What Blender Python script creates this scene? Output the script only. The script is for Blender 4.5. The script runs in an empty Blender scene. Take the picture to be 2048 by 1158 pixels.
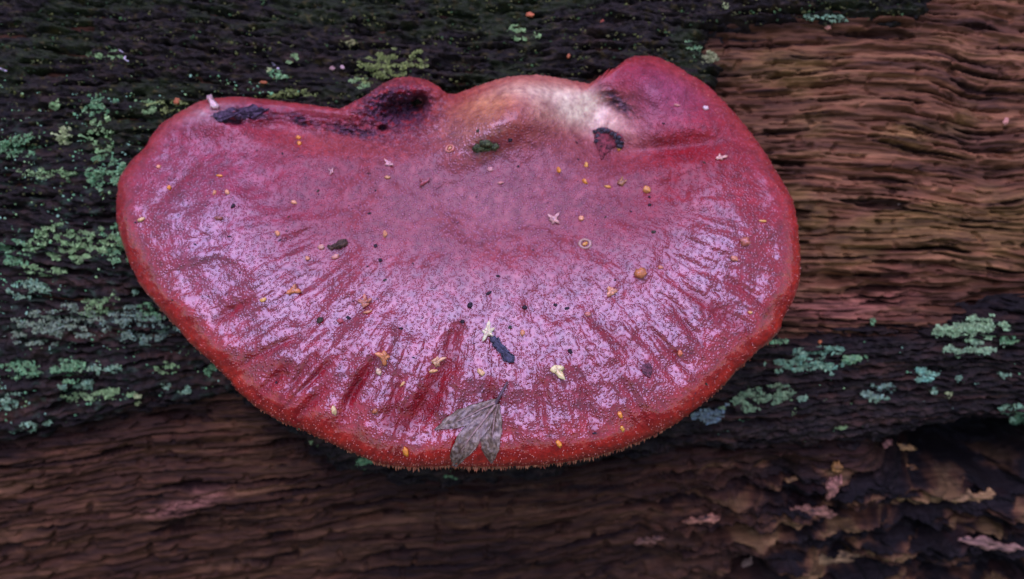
import bpy, math, random
import numpy as np
from mathutils import Vector
random.seed(7); rng = np.random.default_rng(7)
R = math.radians
sc = bpy.context.scene
# ------------------------------------------------------------------ camera
EL = R(50); DIST = .25; LENS = 32.0; WPX = 2048; HPX = 1158
CAM = np.array([0, -math.cos(EL), math.sin(EL)]) * DIST
FWD = -CAM / DIST; RIGHT = np.array([1., 0, 0]); UP = np.cross(RIGHT, FWD)
cd = bpy.data.cameras.new('camera'); cam = bpy.data.objects.new('camera', cd)
sc.collection.objects.link(cam); sc.camera = cam
cam.location = CAM; cam.rotation_euler = (math.pi / 2 - EL, 0, 0)
cd.lens = LENS; cd.sensor_width = 36; cd.clip_start = .01; cd.clip_end = 60
cd.dof.use_dof = True; cd.dof.focus_distance = .240; cd.dof.aperture_fstop = 9.5
# ------------------------------------------------------------------ light
SUN_EL, SUN_AZ = 84, 200          # azimuth measured clockwise from +Y
w = bpy.data.worlds.new('World'); sc.world = w; w.use_nodes = True
wn = w.node_tree; bg = wn.nodes['Background']
sky = wn.nodes.new('ShaderNodeTexSky'); sky.sky_type = 'NISHITA'; sky.sun_disc = False; sky.ozone_density = 1.5
sky.sun_elevation = R(SUN_EL); sky.sun_rotation = R(SUN_AZ)
wn.links.new(sky.outputs[0], bg.inputs[0]); bg.inputs[1].default_value = .05
sl = bpy.data.lights.new('sun', 'SUN'); so = bpy.data.objects.new('sun', sl); sc.collection.objects.link(so)
sl.energy = 1.5; sl.angle = R(66); sl.color = (.56, .46, 1.0)
sd = Vector((math.sin(R(SUN_AZ)) * math.cos(R(SUN_EL)), math.cos(R(SUN_AZ)) * math.cos(R(SUN_EL)), math.sin(R(SUN_EL))))
so.rotation_euler = sd.to_track_quat('Z', 'Y').to_euler()
vs = sc.view_settings; vs.view_transform = 'Standard'; vs.look = 'None'; vs.gamma = 1; vs.exposure = 1.55
# ------------------------------------------------------------------ helpers
C = sc.collection
def tag(o, label=None, cat=None, group=None, kind=None):
    if label: o['label'] = label
    if cat: o['category'] = cat
    if group: o['group'] = group
    if kind: o['kind'] = kind
    return o
def empty(name, loc, label=None, cat=None, group=None):
    o = bpy.data.objects.new(name, None); C.objects.link(o); o.location = loc
    o.empty_display_size = .002
    return tag(o, label, cat, group)
def mesh_obj(name, V, F, mat, parent=None, col=None, extra=None, smooth=True, origin=None):
    """V (n,3) array, F (m,k) array (or list of such arrays); one mesh object."""
    V = np.asarray(V, float)
    if origin is None: origin = V.mean(0)
    origin = np.asarray(origin, float)
    Fs = F if isinstance(F, list) else [F]
    Fs = [np.asarray(f, np.int32) for f in Fs if len(f)]
    me = bpy.data.meshes.new(name)
    nl = sum(f.size for f in Fs); npoly = sum(len(f) for f in Fs)
    me.vertices.add(len(V)); me.vertices.foreach_set('co', (V - origin).astype(np.float32).ravel())
    me.loops.add(nl); me.loops.foreach_set('vertex_index', np.concatenate([f.ravel() for f in Fs]))
    tot = np.concatenate([np.full(len(f), f.shape[1], np.int32) for f in Fs])
    me.polygons.add(npoly)
    me.polygons.foreach_set('loop_start', np.concatenate([[0], np.cumsum(tot)[:-1]]).astype(np.int32))
    me.polygons.foreach_set('use_smooth', np.full(npoly, smooth))
    me.update(calc_edges=True)
    if col is not None:
        a = me.color_attributes.new('tint', 'FLOAT_COLOR', 'POINT')
        cc = np.ones((len(V), 4), np.float32); cc[:, :3] = col; a.data.foreach_set('color', cc.ravel())
    for k, v in (extra or {}).items():
        a = me.attributes.new(k, 'FLOAT', 'POINT'); a.data.foreach_set('value', np.asarray(v, np.float32))
    me.materials.append(mat)
    o = bpy.data.objects.new(name, me); C.objects.link(o)
    if parent is not None:
        o.parent = parent; o.location = Vector(origin) - parent.location
    else: o.location = Vector(origin)
    return o
_perm = np.random.default_rng(3).permutation(4096)
_ga = np.random.default_rng(4).uniform(0, 2 * np.pi, 4096); _gx, _gy = np.cos(_ga), np.sin(_ga)
def noise(x, y, seed=0):
    x = np.asarray(x, float) + seed * 17.31; y = np.asarray(y, float) + seed * 9.77
    xi = np.floor(x).astype(np.int64); yi = np.floor(y).astype(np.int64); xf = x - xi; yf = y - yi
    u = xf**3 * (xf * (xf * 6 - 15) + 10); v = yf**3 * (yf * (yf * 6 - 15) + 10)
    def g(ix, iy, dx, dy):
        h = _perm[(_perm[ix & 4095] + iy) & 4095]; return _gx[h] * dx + _gy[h] * dy
    a = g(xi, yi, xf, yf); b = g(xi + 1, yi, xf - 1, yf); c = g(xi, yi + 1, xf, yf - 1); d = g(xi + 1, yi + 1, xf - 1, yf - 1)
    return ((a * (1 - u) + b * u) * (1 - v) + (c * (1 - u) + d * u) * v) * 1.5
def fbm(x, y, n=4, seed=0, gain=.5):
    s = 0; a = 1
    for i in range(n): s = s + a * noise(x * 2**i, y * 2**i, seed + i * 3); a *= gain
    return s
def sm(a, b, x): t = np.clip((x - a) / (b - a), 0, 1); return t * t * (3 - 2 * t)
def gs(px, py, cx, cy, rx, ry, ang=0):
    c, s = math.cos(R(ang)), math.sin(R(ang)); dx = px - cx; dy = py - cy
    return np.exp(-(((dx * c + dy * s) / rx)**2 + ((-dx * s + dy * c) / ry)**2))
def mix(c, d, t): t = np.clip(t, 0, 1)[..., None]; return c * (1 - t) + np.asarray(d, float) * t
def seg(px, py, a, b):
    ax, ay = a; bx, by = b; L = (bx - ax)**2 + (by - ay)**2
    t = np.clip(((px - ax) * (bx - ax) + (py - ay) * (by - ay)) / L, 0, 1)
    return np.hypot(px - ax - t * (bx - ax), py - ay - t * (by - ay)), t
K = 36.0 / LENS / WPX
def rays(px, py):
    dx = (np.asarray(px, float) - WPX / 2) * K; dy = (HPX / 2 - np.asarray(py, float)) * K
    return FWD + dx[..., None] * RIGHT + dy[..., None] * UP
def project(P):
    q = P - CAM; z = q @ FWD
    return WPX / 2 + (q @ RIGHT) / z / K, HPX / 2 - (q @ UP) / z / K
# ------------------------------------------------------------------ materials
def material(name): 
    m = bpy.data.materials.new(name); m.use_nodes = True; nt = m.node_tree; return m, nt, nt.nodes['Principled BSDF']
def N(nt, t, **kw):
    n = nt.nodes.new(t)
    for k, v in kw.items():
        if k in n.inputs: n.inputs[k].default_value = v
        else: setattr(n, k, v)
    return n
def tex_noise(nt, scale, detail=4, rough=.55, vec=None):
    n = N(nt, 'ShaderNodeTexNoise'); n.inputs['Scale'].default_value = scale; n.inputs['Detail'].default_value = detail; n.inputs['Roughness'].default_value = rough
    if vec is None:
        tc = N(nt, 'ShaderNodeTexCoord'); vec = tc.outputs['Object']
    nt.links.new(vec, n.inputs['Vector']); return n
def ramp(nt, src, stops):
    r = N(nt, 'ShaderNodeValToRGB'); e = r.color_ramp.elements
    while len(e) < len(stops): e.new(.5)
    for k, (p, c) in enumerate(stops):
        e[k].position = p; e[k].color = (c, c, c, 1) if isinstance(c, (int, float)) else (*c, 1)
    nt.links.new(src, r.inputs[0]); return r.outputs[0]
def mul(nt, a, b, fac=1.0, mode='MULTIPLY'):
    m = N(nt, 'ShaderNodeMix', data_type='RGBA', blend_type=mode); m.inputs[0].default_value = fac
    nt.links.new(a, m.inputs[6]); nt.links.new(b, m.inputs[7]); return m.outputs[2]
def bump(nt, h, dist, strength=1, prev=None):
    b = N(nt, 'ShaderNodeBump'); b.inputs['Strength'].default_value = strength; b.inputs['Distance'].default_value = dist
    nt.links.new(h, b.inputs['Height'])
    if prev is not None: nt.links.new(prev, b.inputs['Normal'])
    return b.outputs[0]
def tint_mat(name, rough=.6, spec=.5, nscale=900, var=.45, bdist=.0002, sss=0, sheen_coat=0, aniso=None):
    m, nt, p = material(name)
    a = N(nt, 'ShaderNodeAttribute', attribute_name='tint')
    vec = None
    if aniso:
        tc = N(nt, 'ShaderNodeTexCoord'); mp = N(nt, 'ShaderNodeMapping'); mp.inputs['Scale'].default_value = aniso
        nt.links.new(tc.outputs['Object'], mp.inputs[0]); vec = mp.outputs[0]
    n = tex_noise(nt, nscale, 5, .6, vec)
    c = mul(nt, a.outputs['Color'], ramp(nt, n.outputs[0], [(.3, 1 - var), (.7, 1 + var)]))
    nt.links.new(c, p.inputs['Base Color']); p.inputs['Roughness'].default_value = rough
    p.inputs['Specular IOR Level'].default_value = spec; p.inputs['Coat Weight'].default_value = sheen_coat; p.inputs['Coat Roughness'].default_value = .2
    if sss: p.inputs['Subsurface Weight'].default_value = sss; p.inputs['Subsurface Radius'].default_value = (1, .4, .2); p.inputs['Subsurface Scale'].default_value = .0008
    n2 = tex_noise(nt, nscale * 1.7, 4, .6, vec)
    nt.links.new(bump(nt, n2.outputs[0], bdist), p.inputs['Normal'])
    return m
M_log = tint_mat('damp_wood', .72, .15, 420, .7, .0006, aniso=(.06, 1, 1))
M_bark = tint_mat('damp_bark', .6, .18, 480, .75, .0011, aniso=(.5, 1, 1))
M_lichen = tint_mat('lichen', .75, .25, 700, .3, .00015)
M_bit = tint_mat('plant_bit', .35, .5, 1500, .3, .0001, sss=.3, sheen_coat=.5)
M_dark = tint_mat('wet_grit', .45, .3, 900, 1.0, .0009, sheen_coat=.1)
M_chip = tint_mat('wood_chip', .7, .3, 500, .45, .0005, aniso=(.3, 1, 1))
M_leaf = tint_mat('withered_leaf', .42, .5, 900, .5, .0003, sheen_coat=.35)
M_ground = tint_mat('forest_floor', .8, .3, 40, .6, .004)
def cap_material():
    m, nt, p = material('wet_cap_skin')
    tc = N(nt, 'ShaderNodeTexCoord'); ob = tc.outputs['Object']
    a = N(nt, 'ShaderNodeAttribute', attribute_name='tint'); wet = N(nt, 'ShaderNodeAttribute', attribute_name='wet')
    # pimples: two sizes of cells with a warped lattice
    nz = tex_noise(nt, 500, 2, .5, ob)
    wv = N(nt, 'ShaderNodeMix', data_type='RGBA', blend_type='LINEAR_LIGHT'); wv.inputs[0].default_value = .00035
    nt.links.new(ob, wv.inputs[6]); nt.links.new(nz.outputs[1], wv.inputs[7])
    v1 = N(nt, 'ShaderNodeTexVoronoi', feature='F1'); v1.inputs['Scale'].default_value = 1250; v1.inputs['Randomness'].default_value = 1.0
    nt.links.new(wv.outputs[2], v1.inputs['Vector'])
    h1 = ramp(nt, v1.outputs['Distance'], [(.0, 1.), (.22, .8), (.5, .0)])
    n1 = tex_noise(nt, 420, 5, .6, ob); n2 = tex_noise(nt, 110, 4, .6, ob); n3 = tex_noise(nt, 120, 1, .5, ob)
    # colour: pale pimple tips, broad mottling
    c = mul(nt, a.outputs['Color'], ramp(nt, n1.outputs[0], [(.3, (.62, .5, .55)), (.7, (1.35, 1.5, 1.45))]))
    c = mul(nt, c, ramp(nt, n2.outputs[0], [(.32, (.8, .75, .75)), (.7, (1.15, 1.25, 1.2))]))
    tip = N(nt, 'ShaderNodeMix', data_type='RGBA', blend_type='MIX')
    tf = N(nt, 'ShaderNodeMath', operation='MULTIPLY'); dry = N(nt, 'ShaderNodeAttribute', attribute_name='dry')
    nt.links.new(h1, tf.inputs[0]); nt.links.new(dry.outputs['Fac'], tf.inputs[1])
    nt.links.new(tf.outputs[0], tip.inputs[0]); nt.links.new(c, tip.inputs[6]); tip.inputs[7].default_value = (.55, .22, .29, 1)
    nt.links.new(tip.outputs[2], p.inputs['Base Color'])
    rg = N(nt, 'ShaderNodeMapRange'); rg.inputs['To Min'].default_value = .45; rg.inputs['To Max'].default_value = .30
    nt.links.new(wet.outputs['Fac'], rg.inputs[0]); nt.links.new(rg.outputs[0], p.inputs['Roughness'])
    p.inputs['IOR'].default_value = 1.5; sp_ = N(nt, 'ShaderNodeMapRange'); sp_.inputs['To Min'].default_value = .35; sp_.inputs['To Max'].default_value = .75; nt.links.new(wet.outputs['Fac'], sp_.inputs[0]); nt.links.new(sp_.outputs[0], p.inputs['Specular IOR Level'])
    p.inputs['Subsurface Weight'].default_value = .35; p.inputs['Subsurface Radius'].default_value = (1, .25, .15); p.inputs['Subsurface Scale'].default_value = .0025
    pim = N(nt, 'ShaderNodeAttribute', attribute_name='pimple')
    def hb(prev, dist):
        q = N(nt, 'ShaderNodeBump'); q.inputs['Distance'].default_value = dist
        nt.links.new(h1, q.inputs['Height']); nt.links.new(pim.outputs['Fac'], q.inputs['Strength']); nt.links.new(prev, q.inputs['Normal']); return q.outputs[0]
    b = bump(nt, n3.outputs[0], .0002, .8)
    b = bump(nt, n1.outputs[0], .00006, .8, b)
    b = hb(b, .00024)
    nt.links.new(b, p.inputs['Normal'])
    cw = N(nt, 'ShaderNodeMapRange'); cw.inputs['To Min'].default_value = .10; cw.inputs['To Max'].default_value = 1.
    nt.links.new(wet.outputs['Fac'], cw.inputs[0]); nt.links.new(cw.outputs[0], p.inputs['Coat Weight'])
    p.inputs['Coat IOR'].default_value = 1.66; p.inputs['Coat Roughness'].default_value = .10
    bc = bump(nt, n3.outputs[0], .00035, .8); bc = bump(nt, n1.outputs[0], .00016, .8, bc); bc = hb(bc, .00010)
    nt.links.new(bc, p.inputs['Coat Normal'])
    return m
M_cap = cap_material()
# ------------------------------------------------------------------ the log
LR = .30; PHI0 = R(52); LC = np.array([0, .073 + LR * math.cos(PHI0), .010 - LR * math.sin(PHI0)])
def log_base(x, phi, h=0.):
    r = LR + h
    return np.stack([x, LC[1] - r * np.cos(phi), LC[2] + r * np.sin(phi)], -1)
def hit_log(px, py, r=None):
    r = LR if r is None else r
    d = rays(px, py); o = CAM - LC
    a = d[..., 1]**2 + d[..., 2]**2; b = d[..., 1] * o[1] + d[..., 2] * o[2]; c = o[1]**2 + o[2]**2 - r * r
    t = (-b - np.sqrt(np.maximum(b * b - a * c, 0))) / a
    P = CAM + t[..., None] * d
    return P[..., 0], np.arctan2(P[..., 2] - LC[2], LC[1] - P[..., 1])
BARK = np.array([(-9000, -9000), (1880, -9000), (1890, -60), (1872, 8), (1845, 34), (1780, 40), (1700, 54), (1610, 46), (1560, 38), (1500, 62), (1455, 58), (1400, 84), (1418, 112), (1448, 135), (1430, 168), (1395, 200), (1300, 400), (1450, 560), (1565, 672),
  (1700, 665), (1850, 650), (2000, 612), (2300, 560), (9000, 400), (9000, 900), (2250, 860), (2100, 835), (1950, 830), (1850, 850), (1700, 890), (1500, 890), (1350, 895), (1150, 935),
  (1000, 960), (800, 966), (680, 940), (600, 880), (480, 790), (330, 808), (150, 848), (0, 880), (-500, 960), (-9000, 2300)], float)
def poly_sd(px, py, poly):
    d = np.full(px.shape, 1e9); ins = np.zeros(px.shape, bool)
    n = len(poly)
    for i in range(n):
        a = poly[i]; b = poly[(i + 1) % n]
        d = np.minimum(d, seg(px, py, a, b)[0])
        c = ((a[1] > py) != (b[1] > py)) & (px < (b[0] - a[0]) * (py - a[1]) / (b[1] - a[1] + 1e-9) + a[0]); ins ^= c
    return np.where(ins, d, -d)
def grain(px, py):
    low = sm(560, 900, py)
    y = py * (1 - 0) - .03 * px * (1 - low) + .13 * (px - 600) * low
    y = y + 16 * noise(px / 330, py / 260, 5) + 3.5 * noise(px / 100, py / 70, 6) * (1 + 2.6 * sm(1750, 1950, px)) - 22 * gs(px, py, 1990, 200, 120, 260)
    return y
def wood_h(px, py):
    y = grain(px, py)
    h = .0024 * fbm(px / 520, y / 70, 3, 11) + .0009 * fbm(px / 300, y / 20, 2, 12)
    h = h + .0009 * noise(px / 240, y / 8, 13) + .0006 * noise(px / 70, y / 6, 19) + .0003 * noise(px / 16, y / 7, 27)
    c = noise(px / 110, y / 7, 14); h = h - .0024 * sm(.34, .5, c)          # fine checks along the grain
    c = noise(px / 200, y / 14, 15) + .1 * noise(px / 18, py / 10, 20); h = h - .0030 * sm(.42, .56, c)
    c = noise(px / 24, y / 20, 29); h = h - .0016 * sm(.35, .6, c); h = h + .0008 * fbm(px / 60, py / 36, 3, 37)
    h = h - .034 * sm(.15, .8, gs(px, py, 1960, 905, 190, 80, -4))               # rotted hollow
    br = sm(1150, 1500, px) * sm(860, 1000, py)
    q = fbm(px / 110, y / 26, 5, 16, .6); h = h + br * (.006 * q - .009 * sm(.0, .3, noise(px / 150, y / 50, 17)))
    h = h + .006 * gs(px, py, 1580, 1000, 900, 60, -8) * sm(1300, 1700, px)
    h = h - .007 * sm(-.1, .4, gs(px, py, 1880, 585, 190, 26, 4)) * (.6 + .6 * noise(px / 60, py / 20, 18)) + .003 * gs(px, py, 1740, 545, 90, 18, 10)
    h = h + .003 * gs(px, py, 370, 1005, 90, 22, -12)
    return h
def bark_h(px, py):
    y = grain(px, py)
    h = .0018 * fbm(px / 220, y / 55, 3, 21) + .0010 * fbm(px / 70, y / 15, 3, 22) + .0013 * fbm(px / 20, y / 11, 2, 23)
    c = noise(px / 150, y / 16, 24) + .2 * noise(px / 14, py / 10, 20); h = h - .0035 * sm(.35, .5, c)
    c = noise(px / 60, y / 10, 25) + .2 * noise(px / 9, py / 8, 28); h = h - .0022 * sm(.3, .5, c)
    return h
def bark_sd(px, py): return poly_sd(px, py, BARK) + 15 * fbm(px / 80, py / 18, 4, 26)
BT = .0045
def surf_h(px, py):
    sd = bark_sd(px, py)
    return np.where(sd > 0, np.maximum(wood_h(px, py), BT * sm(-3, 34, sd) + bark_h(px, py)), wood_h(px, py))
def log_pt(px, py, h=0.):
    px = np.asarray(px, float); py = np.asarray(py, float)
    hh = surf_h(px, py)
    P = None
    x, phi = hit_log(px, py)
    d = rays(px, py)
    # intersect with the cylinder at the local height
    o = CAM - LC; a = d[..., 1]**2 + d[..., 2]**2; b = d[..., 1] * o[1] + d[..., 2] * o[2]; c = o[1]**2 + o[2]**2 - (LR + hh)**2
    t = (-b - np.sqrt(np.maximum(b * b - a * c, 0))) / a; P = CAM + t[..., None] * d
    nrm = P - LC; nrm[..., 0] = 0; nrm /= np.linalg.norm(nrm, axis=-1, keepdims=True)
    return P + nrm * h, nrm
def axis(lo, hi, step, far_lo, far_hi, grow=1.07):
    mid = list(np.arange(lo, hi, step)); a = []; x = lo; s = step
    while x > far_lo: s *= grow; x -= s; a.append(x)
    b = []; x = mid[-1]; s = step
    while x < far_hi: s *= grow; x += s; b.append(x)
    return np.array(a[::-1] + mid + b)
_, ph = hit_log(np.array([1024., 1024.]), np.array([-30., 1190.]))
xs = axis(-.19, .19, .00052, -.6, .6); phs = axis(ph[1] - .02, ph[0] + .01, .00030 / LR * 1.12, ph[1] - 2.2, ph[0] + 2.2)
print('log grid', len(xs), len(phs), np.degrees(ph))
XX, PP = np.meshgrid(xs, phs)
B0 = log_base(XX, PP); lpx, lpy = project(B0)
beh = (np.cos(PP - R(50)) < .25); lpx = np.where(beh, XX * 7000 + 1024, lpx); lpy = np.where(beh, 579 - (PP - R(40)) * LR * 7000, lpy)
lpx = np.clip(lpx, -9000, 11000); lpy = np.clip(lpy, -9000, 9000)
def grid_faces(nr, nc):
    i = np.arange(nr * nc).reshape(nr, nc)
    return np.stack([i[:-1, :-1], i[:-1, 1:], i[1:, 1:], i[1:, :-1]], -1).reshape(-1, 4)[:, ::-1]
log = empty('fallen_log', (0, LC[1], LC[2]), 'rotting fallen log with dark mossy bark over brown exposed wood', 'log')
hw = wood_h(lpx, lpy)
sd = bark_sd(lpx, lpy)
y = grain(lpx, lpy)
g1 = fbm(lpx / 330, y / 24, 4, 31); g2 = fbm(lpx / 300, lpy / 160, 3, 32); g3 = noise(lpx / 150, y / 6, 33) + .5 * noise(lpx / 30, y / 6, 36)
col = np.zeros(lpx.shape + (3,)) + (.165, .080, .048)
col = mix(col, (.24, .13, .078), sm(0, .7, g1)); col = mix(col, (.07, .036, .028), .8 * sm(.0, .8, -g1))
col = mix(col, (.16, .115, .04), .6 * sm(.1, .6, g2) * sm(1300, 1500, lpx) * sm(700, 400, lpy))
col = mix(col, (.21, .09, .065), .7 * sm(.1, .7, fbm(lpx / 130, y / 40, 3, 34)) * sm(420, 560, lpy) * sm(720, 660, lpy) * sm(1500, 1600, lpx))
col = mix(col, (.60, .30, .28), .95 * sm(.25, .8, gs(lpx, lpy, 370, 1005, 80, 20, -14) + .25 * g3))
col = mix(col, (.28, .12, .11), .7 * gs(lpx, lpy, 1640, 620, 110, 22) + .5 * gs(lpx, lpy, 1780, 600, 120, 26, -10))
br = sm(1250, 1600, lpx) * sm(870, 960, lpy)
col = mix(col, (.012, .010, .012), br * sm(-.5, .05, -fbm(lpx / 120, y / 26, 4, 35) + .0))
col = mix(col, (.22, .15, .08), br * .9 * sm(.22, .6, fbm(lpx / 120, y / 26, 4, 35)))
col = mix(col, (.006, .006, .006), sm(.15, .7, gs(lpx, lpy, 1960, 905, 200, 85, -4)))
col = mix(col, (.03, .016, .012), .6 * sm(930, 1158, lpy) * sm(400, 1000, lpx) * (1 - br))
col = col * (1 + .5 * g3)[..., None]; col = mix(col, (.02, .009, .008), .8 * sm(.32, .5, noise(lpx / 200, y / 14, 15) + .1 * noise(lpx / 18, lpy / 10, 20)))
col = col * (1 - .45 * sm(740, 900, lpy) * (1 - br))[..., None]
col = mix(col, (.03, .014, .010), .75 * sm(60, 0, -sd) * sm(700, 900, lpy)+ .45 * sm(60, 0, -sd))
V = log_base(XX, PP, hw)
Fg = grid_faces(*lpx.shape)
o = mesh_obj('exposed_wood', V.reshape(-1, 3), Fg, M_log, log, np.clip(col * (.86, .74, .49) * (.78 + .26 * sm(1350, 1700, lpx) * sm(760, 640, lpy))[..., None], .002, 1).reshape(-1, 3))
hb = np.where(sd > 0, BT * sm(-3, 34, sd) + bark_h(lpx, lpy), -.004) ; hb = np.maximum(hb, -.006)
keep = (sd > -12).ravel(); fk = keep[Fg].any(1)
bcol = np.zeros(lpx.shape + (3,)) + (.020, .017, .015)
b1 = fbm(lpx / 60, y / 16, 4, 41); b2 = fbm(lpx / 220, lpy / 120, 3, 42)
bcol = mix(bcol, (.045, .032, .028), sm(0, .7, b1)); bcol = mix(bcol, (.022, .036, .012), .9 * sm(-.1, .5, b2 + .5 * b1) * sm(420, 200, lpy))
bcol = mix(bcol, (.075, .042, .032), .8 * sm(.1, .7, fbm(lpx / 190, y / 22, 3, 43)) * sm(430, 650, lpy))
bcol = mix(bcol, (.04, .10, .07), .5 * sm(.25, .7, fbm(lpx / 30, y / 14, 3, 44)) * sm(150, 330, lpy) * sm(900, 400, lpx))
bcol = mix(bcol, (.10, .085, .025), .5 * sm(.35, .8, fbm(lpx / 18, y / 12, 3, 45)) * sm(420, 200, lpy))
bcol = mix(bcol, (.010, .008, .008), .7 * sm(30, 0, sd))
Vb = log_base(XX, PP, hb).reshape(-1, 3)
used = np.unique(Fg[fk]); rm = np.full(len(Vb), -1); rm[used] = np.arange(len(used))
mesh_obj('bark', Vb[used], rm[Fg[fk]], M_bark, log, np.array([.72, .62, .44]) * bcol.reshape(-1, 3)[used])
# ground sheet far below the log
gx = np.linspace(-6, 6, 61); GX, GY = np.meshgrid(gx, gx); GZ = LC[2] - LR - .02 + .03 * fbm(GX, GY, 3, 51)
gc = mix(np.zeros(GX.shape + (3,)) + (.035, .022, .014), (.06, .045, .02), sm(-.3, .5, fbm(GX * 2, GY * 2, 3, 52)))
tag(mesh_obj('ground', np.stack([GX, GY, GZ], -1).reshape(-1, 3), grid_faces(61, 61)[:, ::-1], M_ground, None, gc.reshape(-1, 3)), kind='structure')
# ------------------------------------------------------------------ the fungus cap
TA = R(20); CN = np.array([0, -math.sin(TA), math.cos(TA)]); CV = np.array([0, math.cos(TA), math.sin(TA)])
OUT = [(232,400),(240,350),(262,320),(290,295),(300,275),(318,250),(345,232),(375,215),(400,202),(430,196),(470,193),(520,197),(580,205),(640,213),(680,218),(702,206),(735,190),(760,170),(790,156),(820,153),(850,158),(875,172),(895,188),(915,187),(940,178),(975,165),(1010,155),(1050,150),(1090,151),(1130,158),(1160,164),(1185,168),(1203,160),(1210,142),(1230,122),(1260,112),(1295,109),(1325,116),(1350,130),(1385,150),(1420,175),(1455,210),(1490,250),(1520,290),(1545,330),(1570,370),(1588,405),(1595,440),(1598,480),(1602,520),(1600,560),(1592,590),(1575,620),(1564,640),(1560,662),(1535,685),(1510,705),(1480,735),(1445,770),(1400,810),(1350,845),(1290,875),(1230,898),(1170,914),(1100,924),(1030,929),(960,930),(900,928),(850,930),(800,930),(760,925),(700,900),(650,878),(600,855),(550,835),(510,810),(480,785),(455,755),(420,720),(385,690),(350,650),(310,605),(280,570),(260,530),(243,480),(232,440)]
CX, CY = 940., 500.
oo = np.array(OUT, float); th = np.arctan2(oo[:, 1] - CY, oo[:, 0] - CX); rr = np.hypot(oo[:, 1] - CY, oo[:, 0] - CX)
k = np.argsort(th); th = th[k]; rr = rr[k]
th3 = np.concatenate([th - 2 * np.pi, th, th + 2 * np.pi]); rr3 = np.concatenate([rr] * 3)
def rad(t):
    r = sum(np.interp(t + dt, th3, rr3) * wt for dt, wt in ((-.012, .25), (0, .5), (.012, .25)))
    return r + 1.6 * noise(t * 60, 0 * t, 61) + 1.2 * noise(t * 22, 0 * t + 3, 62)
GRV = [((905,715),(850,800),16,.0016),((880,790),(800,850),22,.0018),((800,760),(770,850),9,.0012),((655,770),(590,840),10,.0014),((720,745),(680,850),8,.001),((575,735),(520,790),12,.0013),
       ((640,700),(560,800),7,.001),((500,600),(430,640),7,.0012),((760,700),(700,800),6,.0009),((1085,770),(1080,870),8,.0005),((1160,750),(1190,870),8,.0005),((1380,590),(1490,660),12,.0010),((1460,560),(1540,620),8,.0007),
       ((1180,640),(1270,700),9,.0006),((1340,600),(1400,690),6,.0005),((1290,640),(1390,760),6,.0005),((1240,740),(1290,840),6,.0004),((980,760),(985,880),9,.0008),((1300,400),(1430,330),26,.0008),((1350,425),(1540,430),14,.0004),
       ((1450,290),(1330,300),20,.0008),((400,330),(300,420),9,.0006),((620,660),(480,730),6,.0009),((560,820),(700,690),6,.0008),((925,640),(890,700),9,.0008)]
def cap_H(px, py, d):
    """height above the cap plane (m); d = distance in px from the rim"""
    s = np.hypot((px - 930) / 680, (py - 520) / 420)
    H = -.0060 * s**2 - .0015
    H = H - .0022 * gs(px, py, 1000, 430, 280, 110)
    H = H - .0050 * gs(px, py, 700, 262, 120, 32, 8) - .0030 * gs(px, py, 560, 262, 90, 22, 14)       # trough behind the left lobe
    H = H + .0030 * gs(px, py, 430, 235, 90, 30) + .0050 * gs(px, py, 800, 178, 60, 22) - .0075 * gs(px, py, 808, 222, 42, 24)
    H = H - .010 * gs(px, py, 838, 205, 13, 12, -40) - .004 * gs(px, py, 764, 257, 9, 6) - .003 * gs(px, py, 470, 244, 14, 5)
    H = H + .0105 * gs(px, py, 1035, 220, 95, 68, -20) + .004 * gs(px, py, 950, 280, 70, 40, -30)
    H = H - .0075 * gs(px, py, 1185, 262, 50, 60, 35) - .0045 * gs(px, py, 1225, 300, 42, 34) - .0030 * gs(px, py, 1225, 205, 36, 26)
    H = H + .0070 * gs(px, py, 1300, 165, 70, 60, 20) + .003 * gs(px, py, 1400, 260, 90, 120, 40)
    H = H - .0030 * gs(px, py, 905, 200, 30, 24)
    H = H - .004 * gs(px, py, 1330, 300, 110, 24, -8)
    H = H + .0035 * gs(px, py, 1480, 470, 120, 110) + .0028 * gs(px, py, 400, 440, 170, 130) - .002 * gs(px, py, 600, 430, 110, 150, -20)
    H = H + .0022 * gs(px, py, 700, 720, 260, 90, 12) + .0016 * gs(px, py, 1250, 720, 230, 90, -14)
    for a, b, wd, dp in GRV:
        q, t = seg(px, py, a, b); H = H - 1.2 * dp * np.exp(-(q / (wd * 1.3))**2 * (1 + .5 * noise(px / 14, py / 14, 63))) * (.15 + .95 * np.sin(np.pi * np.clip(t, .03, .97)))
    ang = np.arctan2(py - 330, px - 980); rd = np.hypot(px - 980, py - 330)
    lw = sm(150, 480, rd) * sm(.05, .35, np.sin(ang))
    H = H + lw * (.00035 * sm(300, 480, rd) * noise(ang * 30, rd / 200, 77) + .0007 * fbm(ang * 8, rd / 160, 2, 71) * (.6 + .7 * sm(1050, 850, px)) + .00008 * fbm(ang * 60, rd / 40, 2, 72))
    H = H + .0012 * fbm(px / 130, py / 100, 2, 73) + .0002 * fbm(px / 40, py / 30, 2, 76) + .00010 * fbm(px / 16, py / 16, 2, 74)
    cr = np.clip(1.2 * gs(px, py, 790, 215, 75, 45) + gs(px, py, 490, 228, 60, 14, 4) + gs(px, py, 600, 240, 26, 10, 25) + gs(px, py, 1235, 205, 40, 14, 40) + .8 * gs(px, py, 700, 262, 70, 12, 12), 0, 1)
    H = H + cr * (.0016 * fbm(px / 12, py / 9, 3, 75))
    front = sm(-.5, .3, np.sin(np.arctan2(py - CY, px - CX)))
    wd = 24 + 34 * front; hr = .0028 + .0042 * front
    t = np.clip(1 - d / wd, 0, 1)
    H = H - hr * (1 - np.sqrt(np.maximum(1 - t * t, 0))) * 1.0 - .0015 * np.exp(-d / 70) * front
    return H, cr
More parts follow.
